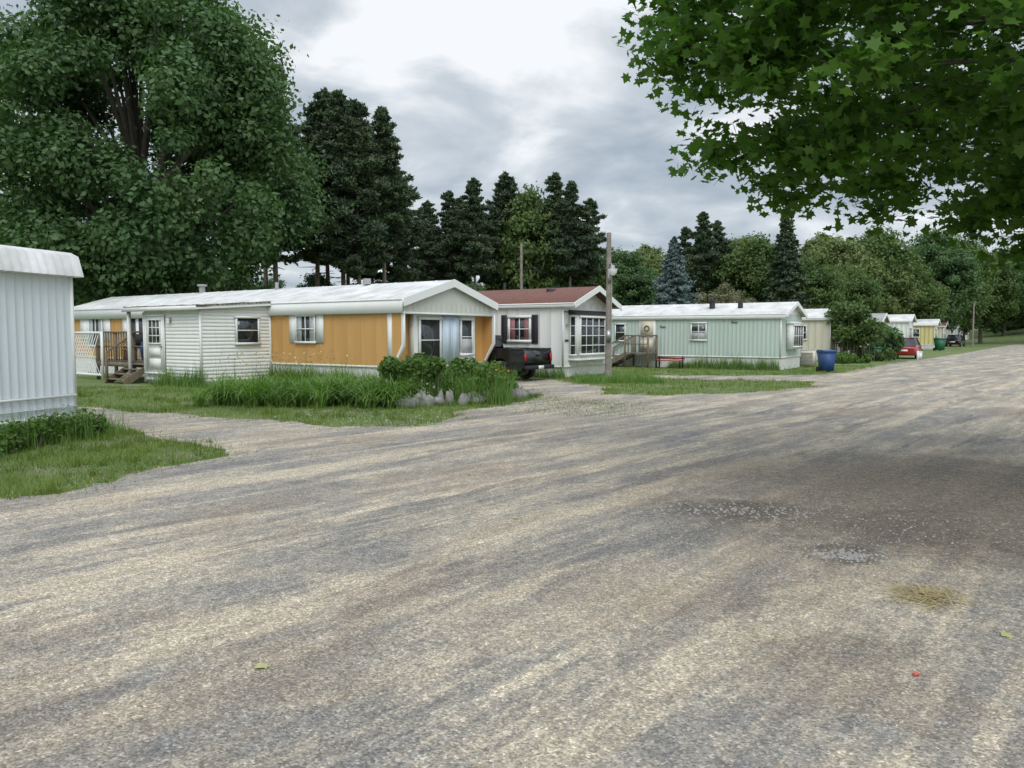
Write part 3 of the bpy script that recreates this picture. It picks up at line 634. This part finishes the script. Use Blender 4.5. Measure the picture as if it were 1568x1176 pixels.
g.box(-14.75,-11.8,-2.59,-2.54,.14,.22,0); g.box(-14.75,-11.8,-2.59,-2.54,1.68,1.76,0); g.box(-14.8,-14.7,-2.59,-2.54,0,1.76,0); g.box(-11.87,-11.78,-2.595,-2.535,0,1.76,0)
g.build('lattice_panel',[WHITE2],h.e)
def world(hx,hy,ox=-3.65,oy=23.1): return (ox+.829*hx+.559*hy, oy-.559*hx+.829*hy)
e=empty('red_cooler',(*world(-11.0,-2.0),.72),RZ); g=Geo(); g.box(-.2,.2,-.15,.15,0,.34,0); g.box(-.22,.22,-.17,.17,.34,.4,0); g.tube([(-.2,-.18,.24),(0,-.22,.28),(.2,-.18,.24)],[.012]*3,6,1); g.build('body',[RED,DARK],e)
e=empty('blue_storage_barrel',(*world(-10.5,-1.6),.72),0); g=Geo(); g.tube([(0,0,0),(0,0,.08),(0,0,.35),(0,0,.62),(0,0,.68)],[.2,.23,.25,.23,.2],18,0); g.tube([(0,0,.68),(0,0,.72)],[.22,.22],18,1); g.build('body',[BLUE,DARK],e)
e=empty('deck_chair',(*world(-11.6,-1.5),.72),RZ+.5); g=Geo()
for a in (-.25,.25):
    for b_ in (-.25,.25): g.tube([(a,b_,0),(a,b_,.62 if b_<0 else .95)],[.018,.018],6,0)
g.box(-.26,.26,-.26,.26,.42,.46,0); g.box(-.26,.26,.24,.27,.5,.95,0); g.box(-.28,-.22,-.27,.25,.62,.65,0); g.box(.22,.28,-.27,.25,.62,.65,0); g.build('frame',[DARK],e)
# ---- white home, red roof
h=Home('white_mobile_home',(1.94,28.9),RZ,16,3.75)
h.shell(2.88,3.55,.42,WHITE,WHITE,REDROOF,WHITE2,ovE=.55,ovS=.12,sp=.5,fh=.16,fascia=.13,roofribs=0,gable=WHITE,dep=.008)
h.window('S',-2.5,-1.42,1.35,2.38,2,2,base=.02,curt=[2],cm=PINK,fr=.09)
g=Geo()
for a in (-2.83,-1.38):
    g.box(a,a+.27,-.05,-.02,1.30,2.42,0)
    for k in range(18): g.box(a+.03,a+.24,-.062,-.05,1.33+k*.06,1.36+k*.06,0)
g.build('shutters',[SHUT],h.e)
g=Geo(); g.box(.0,.38,.45,3.35,.72,2.42,0); g.prism([(.0,2.42),(.45,2.42),(.0,2.6)],.4,3.4,'y',1); g.box(0,.43,.4,3.4,.64,.72,0); g.box(.02,.05,.0,3.75,2.5,2.53,1); g.build('bay',[WHITE,SHUT],h.e)
h.window('E',.6,3.2,.85,2.36,5,4,base=.381,curt=0,fr=.07); h3=Home.__new__(Home); h3.e=h.e
h3.window('S',.06,.33,.85,2.36,1,4,base=-.45,fr=.04)
g=Geo(); g.box(.02,.03,.12,.38,1.38,1.46,0); g.cyl((.06,.22,2.0),.05,.1,'z',1,10); g.build('house_number_and_lamp',[SHUT,CHROME],h.e)
g=Geo(); g.cyl((-4,1.9,3.65),.06,.4,'z',0,10); g.box(-1.6,-1.3,1.4,1.7,3.3,3.5,0); g.build('roof_vents',[SHUT],h.e)
# ---- pale green home
h=Home('green_mobile_home',(12.34,34.9),RZ,15,3.75)
h.shell(2.62,3.2,.58,TEAL,WHITE,ROOFW,WHITE2,ovE=.25,ovS=.08,sp=.2,fh=.22,fascia=.1,gable=WHITE,wallE=TEAL,dep=.01)
h.window('S',-4.3,-3.5,1.35,2.22,2,2,base=.02,curt=[1,3]); h.window('S',-8.4,-7.8,1.3,2.2,1,2,base=.02)
g=Geo(); g.box(-7.05,-6.15,-.045,-.02,.75,2.45,0); g.box(-6.95,-6.25,-.06,-.045,1.5,2.36,1); g.box(-6.95,-6.25,-.058,-.045,.85,1.35,2)
g.tube([(-6.6+.13*math.cos(a),-.08,1.95+.13*math.sin(a)) for a in np.linspace(0,6.28,14)],[.03]*14,6,3); g.build('front_door',[WHITE2,CREAM,CREAM,L_WEED],h.e)
g=Geo(); g.box(.02,.3,.9,2.9,.95,2.15,0); g.prism([(.02,2.15),(.35,2.15),(.02,2.3)],.85,2.95,'y',0); g.build('bay',[WHITE2],h.e); h.window('E',1.0,2.8,1.05,2.1,4,2,base=.301)
g=Geo(); g.box(-5.9,-5.6,-.05,-.02,2.0,2.1,0); g.box(-2.3,-2.0,-.05,-.02,2.2,2.3,0); g.cyl((-3.6,1.0,3.1),.14,.35,'z',1,12); g.cyl((-3.6,1.0,3.3),.2,.06,'z',1,12); g.cyl((-2.2,1.0,3.1),.12,.3,'z',1,12); g.build('vents',[GREYROOF,SHUT],h.e)
g=Geo()
g.box(-7.3,-6.0,-1.25,-.06,.68,.74,0)
for i in range(4): g.box(-8.5+i*.3,-8.18+i*.3,-1.2,-.2,.14+i*.15,.18+i*.15,0)
for yy in (-1.25,-.16):
    g.prism([(-8.5,0),(-8.5,.16),(-7.3,.74),(-7.3,.5),(-8.25,0)],yy,yy+.05,'y',0); g.prism([(-8.45,.9),(-8.45,.98),(-7.3,1.6),(-7.3,1.52)],yy,yy+.05,'y',0)
for x,z1 in ((-8.45,.95),(-7.3,1.6),(-6.06,1.6)):
    for yy in (-1.25,-.2): g.box(x,x+.08,yy-.01,yy+.07,0,z1,0)
g.box(-7.3,-5.98,-1.26,-1.19,1.56,1.62,0); g.box(-7.3,-5.98,-1.25,-1.2,1.15,1.2,0); g.box(-6.06,-5.99,-1.25,-.1,1.56,1.62,0)
for x in np.arange(-7.1,-6.1,.2): g.box(x,x+.04,-1.23,-1.2,.75,1.56,0)
g.build('entry_steps',[BROWN],h.e)
wx=lambda a,b_:world(a,b_,12.34,34.9)
e=empty('garden_bench',(*wx(-5.0,-1.0),0),RZ); g=Geo(); g.box(-.7,.7,-.2,.2,.36,.40,0); g.box(-.7,.7,.2,.24,.45,.55,0)
for x in (-.62,.58): g.box(x,x+.05,-.18,-.12,0,.36,1); g.box(x,x+.05,.18,.24,0,.6,1)
g.build('seat',[RED,DARK],e)
# ---- left pale blue home
W=3.66; h=Home('pale_blue_mobile_home',(-7.17-.3*W,12.4-.954*W),-math.atan2(.3,.954),14,W)
h.shell(2.72,2.98,.36,PALEBLUE,WHITE,ROOFW,WHITE2,ovE=.02,ovS=.02,sp=.14,fh=.1,fascia=.02,gable=WHITE,dep=.01)
g=Geo()
n=26; vs=[]
for i in range(n*4+1):
    yy=-.12+(W+.24)*i/(n*4); o=.022 if (i%4) in (1,2) else 0
    vs+=[(.16+o,yy,2.60),(.06+o*.6,yy,2.93),(-.1,yy,3.0)]
g.add(vs,[(3*i+k,3*i+3+k,3*i+4+k,3*i+1+k) for i in range(n*4) for k in (0,1)],0)
g.box(.0,.15,-.1,W+.1,2.59,2.60,1); g.box(.03,.05,0,W,.66,.70,1); g.box(.03,.06,-.02,W+.02,.30,.38,1); g.box(.02,.045,0,W,.5,.51,1)
vs=[(.16,W+.12,2.60),(.06,W+.12,2.93),(-.1,W+.12,3.0),(-14,W+.12,3.0),(-14,W+.12,2.6)]; g.add(vs,[0,1,2,3,4],0)
g.build('roof_edge',[ROOFW,WHITE2],h.e)
# ---- further homes up the street
def simple(name,x,y,wall,roof,Lh=13,He=2.7):
    h=Home(name,(x,y),RZ,Lh,3.8); h.shell(He,He+.6,.5,wall,WHITE,roof,WHITE2,ovE=.3,sp=.4,fh=.15)
    h.window('S',-2.6,-1.4,1.3,2.2,2,2,base=.02); h.window('S',-8,-7,1.3,2.2,2,2,base=.02); h.window('E',1.0,2.8,1.1,2.2,3,2,base=.02)
    g=Geo(); g.box(-5,-4.1,-.05,-.02,.6,2.4,0); g.box(-4.85,-4.25,-.06,-.05,1.4,2.2,1); g.box(-5.2,-3.9,-1,-.05,.45,.55,2); g.box(-5.2,-3.9,-1.3,-1,.2,.3,2); g.build('door',[BROWN,GLASS,BROWN],h.e)
simple('cream_mobile_home',19.8,47.3,CREAM,ROOFW); simple('cream_mobile_home',28.3,58.8,CREAM,GREYROOF); simple('white_mobile_home',36.4,70,WHITE,ROOFW,He=2.9)
simple('yellow_mobile_home',45.8,82.5,YELLOW,ROOFW); simple('white_mobile_home',66,113,WHITE,ROOFW); simple('cream_mobile_home',55.0,97,CREAM,REDROOF); simple('white_mobile_home',84,140,WHITE,ROOFW)
# ------------------------------------------------------------ utility poles
def pole(x,y,H,rad=.12,lamp=True):
    e=empty('utility_pole',(x,y,0)); g=Geo(); g.tube([(0,0,-.2),(.01,0,H*.5),(0,0,H)],[rad,rad*.85,rad*.7],12,0); g.build('pole',[POLEM],e)
    if lamp:
        g=Geo(); z=H-1.3; g.tube([(.02,-.1,z+.15),(.06,-.2,z+.2),(.10,-.26,z+.1)],[.025]*3,8,0); g.tube([(.10,-.26,z+.14),(.10,-.26,z)],[.08,.10],14,0)
        g.tube([(.10,-.26,z),(.10,-.26,z-.12),(.10,-.26,z-.22)],[.17,.15,.07],14,1); g.box(-.05,.07,-.16,-.1,z-.45,z-.1,0); g.box(-.08,.08,-.17,-.11,1.4,1.8,0)
        g.tube([(.1,-.06,0),(.1,-.06,H-1.5)],[.02,.02],6,2); g.build('lamp_head',[CHROME,WHITE2,GREYROOF],e)
pole(3.44,27.2,5.25,.115); pole(X(798,60),60,8.7,.14,False); pole(X(1488,95),95,5.5,.12,False)
def cart(x,y,mat,rz=0,s=1,name='trash_cart'):
    e=empty(name,(x,y,0),rz); e.scale=(s,s,s); g=Geo()
    v=[(-.24,-.26,.06),(.24,-.26,.06),(.24,.2,.06),(-.24,.2,.06),(-.30,-.34,.95),(.30,-.34,.95),(.30,.32,.95),(-.30,.32,.95)]
    g.add(v,[(0,3,2,1),(4,5,6,7),(0,1,5,4),(1,2,6,5),(2,3,7,6),(3,0,4,7)],0)
    g.box(-.32,.32,-.36,.34,.93,.98,0); g.prism([(-.38,.985),(.36,.985),(.30,1.06),(-.2,1.05)],-.32,.32,'x',0); g.tube([(-.28,.4,.98),(.28,.4,.98)],[.02,.02],8,0)
    g.build('body',[mat],e); g=Geo(); g.cyl((-.27,.26,.13),.13,.06,'x'); g.cyl((.27,.26,.13),.13,.06,'x'); g.build('wheels',[DARK],e)
cart(13.75,33.2,BLUE,.15,.92); cart(X(1438,75),75,GREENP,.2,1.2); cart(X(1340,47.5),47.5,GREENP,.3,.8)
e=empty('air_conditioner_unit',(15.2,39.2,0),RZ); g=Geo(); g.box(-.4,.4,-.4,.4,.05,.8,0)
for k in range(9): g.box(-.41,.41,-.42,-.4,.12+k*.07,.15+k*.07,1)
g.cyl((0,0,.82),.3,.04,'z',1); g.build('body',[CREAM,GREYROOF],e)
# ------------------------------------------------------------ pickup truck (bed towards viewer)
def wheel(g,x,y,r_,w,mt,mh):
    g.cyl((x,y,r_),r_,w,'y',mt,24); g.cyl((x,y,r_),r_*.6,w+.02,'y',mh,16); g.cyl((x,y,r_),r_*.2,w+.04,'y',mt,10)
ox,oy=world(1.55,4.98)
e=empty('pickup_truck',(ox,oy,0),RZ)
g=Geo()
side=[(0,.5),(.0,1.02),(-.02,1.14),(-2.0,1.14),(-2.0,1.16),(-3.6,1.12),(-4.85,1.0),(-5.0,.85),(-5.0,.45)]+[(-4.1-.42*math.cos(a),.4+.42*math.sin(a)) for a in np.linspace(0,math.pi,9)]+[(-2.9,.38)]+[(-1.05-.42*math.cos(a),.4+.42*math.sin(a)) for a in np.linspace(0,math.pi,9)]+[(-.3,.42)]
g.prism(side,0,.07,'y',0); g.prism(side,1.78,1.85,'y',0); g.box(-1.95,-.06,.071,1.779,.55,.62,0); g.box(-.06,-.005,.071,1.779,.5,1.12,0); g.box(-2.05,-1.96,.071,1.779,.5,1.13,0)
g.box(-4.95,-3.6,.071,1.779,.5,1.08,0); g.box(-3.6,-2.06,.071,1.779,.4,1.1,0)
g.box(-2.0,-.02,-.012,.08,1.141,1.165,0); g.box(-2.0,-.02,1.77,1.862,1.141,1.165,0); g.box(-.08,.01,.08,1.77,1.121,1.15,0)
cab=[(-2.05,1.12),(-2.15,1.62),(-3.1,1.64),(-3.75,1.12)]
g.prism(cab,.12,1.73,'y',0); g.build('body',[BLACK],e)
g=Geo(); g.prism([(-2.2,1.16),(-2.24,1.56),(-3.05,1.57),(-3.55,1.16)],.112,.119,'y',0); g.add([(-2.062,.25,1.2),(-2.062,1.6,1.2),(-2.142,1.55,1.57),(-2.142,.3,1.57)],[0,1,2,3],0); g.build('windows',[GLASS],e)
g=Geo(); g.box(.001,.025,.01,.13,.70,.98,0); g.box(.001,.025,1.72,1.84,.70,.98,0); g.build('tail_lights',[TAIL],e)
g=Geo(); g.box(-.05,.13,.02,1.83,.42,.56,0); g.box(.131,.137,.75,1.1,.43,.55,1); g.box(.002,.014,.3,1.55,.84,.86,0); g.box(.002,.03,.8,1.05,.88,.95,0); g.build('bumper',[DARK,WHITE2],e)
g=Geo(); 
for x in (-1.05,-4.1):
    for yy in (.12,1.73): wheel(g,x,yy,.35,.22,0,1)
g.build('wheels',[DARK,CHROME],e)
def car(x,y,rz,paint,s=1):
    e=empty('parked_car',(x,y,0),rz); e.scale=(s,s,s); g=Geo()
    def loft(secs,m):
        v=[]
        for (xx,hw,z0,z1) in secs: v+=[(xx,-hw,z0),(xx,-hw*1.02,(z0+z1)/2),(xx,-hw*.93,z1),(xx,hw*.93,z1),(xx,hw*1.02,(z0+z1)/2),(xx,hw,z0)]
        k=6; f=[(i*k+j,i*k+(j+1)%k,(i+1)*k+(j+1)%k,(i+1)*k+j) for i in range(len(secs)-1) for j in range(k)]
        g.add(v,f,m); g.add(v[:k],list(range(k))[::-1],m); g.add(v[-k:],list(range(k)),m)
    loft([(-2.1,.72,.4,.78),(-2.02,.82,.28,.9),(-1.5,.87,.25,.98),(0,.88,.25,1.0),(1.1,.87,.25,.98),(1.9,.82,.28,.86),(2.12,.7,.35,.7)],0)
    v=[(-1.95,-.78,.95),(1.15,-.8,.97),(.45,-.62,1.5),(-1.45,-.62,1.52),(-1.95,.78,.95),(1.15,.8,.97),(.45,.62,1.5),(-1.45,.62,1.52)]
    g.add(v,[(0,1,2,3),(5,4,7,6),(1,5,6,2),(4,0,3,7)],1); g.box(-1.47,.47,-.63,.63,1.5,1.55,0)
    for xx in (-.5,.35): 
        for sg in (-1,1): g.add([(xx-.04,sg*.805,.96),(xx+.04,sg*.805,.96),(xx+.02,sg*.635,1.51),(xx-.06,sg*.635,1.51)],[0,1,2,3],0)
    for xx in (-1.3,1.35):
        for yy in (-.8,.8): wheel(g,xx,yy,.33,.2,2,3)
    for yy in (-.62,.62): g.box(2.0,2.09,yy-.14,yy+.14,.58,.72,4); g.box(-2.09,-2.0,yy-.12,yy+.12,.62,.84,5)
    g.box(-2.13,-2.08,-.3,.3,.55,.68,4); g.box(2.05,2.13,-.4,.4,.38,.52,2); g.build('body',[paint,GLASS,DARK,CHROME,WHITE2,TAIL],e)
car(X(1388,52),52,math.radians(56),RED,.92); car(X(1462,100),100,math.radians(50),BLACK)
e=empty('white_marker_post',(X(1411,48),48,0)); g=Geo(); g.box(-.3,-.2,-.05,.05,0,.6,0); g.box(-.2,.02,-.04,.04,.1,.5,0); g.prism([(-.22,.5),(-.22,.56),(.04,.56),(.04,.5)],-.06,.06,'y',0); g.build('post',[WHITE2],e)
# ------------------------------------------------------------ world, light, camera
w=bpy.data.worlds.new('World'); S.world=w; w.use_nodes=True; nt=w.node_tree; bg=nt.nodes['Background']
frm=Vector((.10,-.66,.75)).normalized(); el=math.asin(frm.z); az=math.atan2(frm.x,frm.y)
sky=node(nt,'ShaderNodeTexSky'); sky.sky_type='NISHITA'; sky.sun_disc=False; sky.sun_elevation=el; sky.sun_rotation=az
tc=node(nt,'ShaderNodeTexCoord').outputs['Generated']
sp=node(nt,'ShaderNodeSeparateXYZ',Vector=tc); zc=math_(nt,'ADD',math_(nt,'MAXIMUM',sp.outputs[2],0.0),.22)
cv=node(nt,'ShaderNodeCombineXYZ',X=math_(nt,'DIVIDE',sp.outputs[0],zc),Y=math_(nt,'DIVIDE',sp.outputs[1],zc))
mpp=node(nt,'ShaderNodeMapping',Vector=cv.outputs[0]); mpp.inputs['Location'].default_value=(2.3,.7,0); mpp.inputs['Scale'].default_value=(1,1.0,1)
n1=node(nt,'ShaderNodeTexNoise',Vector=mpp.outputs[0],Scale=2.4,Detail=9.0,Roughness=.52,Distortion=.35).outputs[0]
n3=node(nt,'ShaderNodeTexNoise',Vector=mpp.outputs[0],Scale=.8,Detail=3.0,Roughness=.5).outputs[0]
f=math_(nt,'ADD',math_(nt,'MULTIPLY',n1,.65),math_(nt,'MULTIPLY',n3,.35))
bl=node(nt,'ShaderNodeVectorMath',{'operation':'DISTANCE'},i0=cv.outputs[0],i1=(.0,1.5,0)).outputs['Value']
bl=node(nt,'ShaderNodeMapRange',{'interpolation_type':'SMOOTHSTEP'},Value=bl,From_Min=.0,From_Max=.75,To_Min=.12,To_Max=0.0).outputs[0]
f=math_(nt,'ADD',f,bl)
cl=ramp(nt,f,[(.38,(3.1,3.65,4.3)),(.46,(4.1,4.65,5.2)),(.53,(5.3,5.75,6.2)),(.62,(8.2,8.4,8.6))])
dt=node(nt,'ShaderNodeVectorMath',{'operation':'DOT_PRODUCT'},i0=tc,i1=tuple(frm)).outputs['Value']
zen=node(nt,'ShaderNodeMapRange',Value=sp.outputs[2],From_Min=.4,From_Max=1.0,To_Min=1.0,To_Max=1.8).outputs[0]
sunl=node(nt,'ShaderNodeMapRange',Value=dt,From_Min=.0,From_Max=1.0,To_Min=1.0,To_Max=1.8).outputs[0]
cl=node(nt,'ShaderNodeVectorMath',{'operation':'SCALE'},i0=cl,Scale=math_(nt,'MULTIPLY',zen,sunl)).outputs[0]
mx=mixc(nt,.92,sky.outputs[0],cl)
nt.links.new(mx,bg.inputs[0]); bg.inputs[1].default_value=.12
ld=bpy.data.lights.new('sun','SUN'); ld.energy=1.0; ld.angle=math.radians(28); ld.color=(1,.96,.9)
lo=bpy.data.objects.new('sun',ld); S.collection.objects.link(lo); lo.rotation_euler=frm.to_track_quat('Z','Y').to_euler(); lo.location=(0,-5,30)
cd=bpy.data.cameras.new('camera'); co=bpy.data.objects.new('camera',cd); S.collection.objects.link(co)
cd.sensor_width=36; cd.lens=26.68; cd.clip_end=2000; cd.clip_start=.1
co.location=(0,0,1.68); co.rotation_euler=(math.radians(90-3.79),0,0); S.camera=co
S.view_settings.view_transform='Standard'; S.view_settings.look='None'; S.view_settings.exposure=0
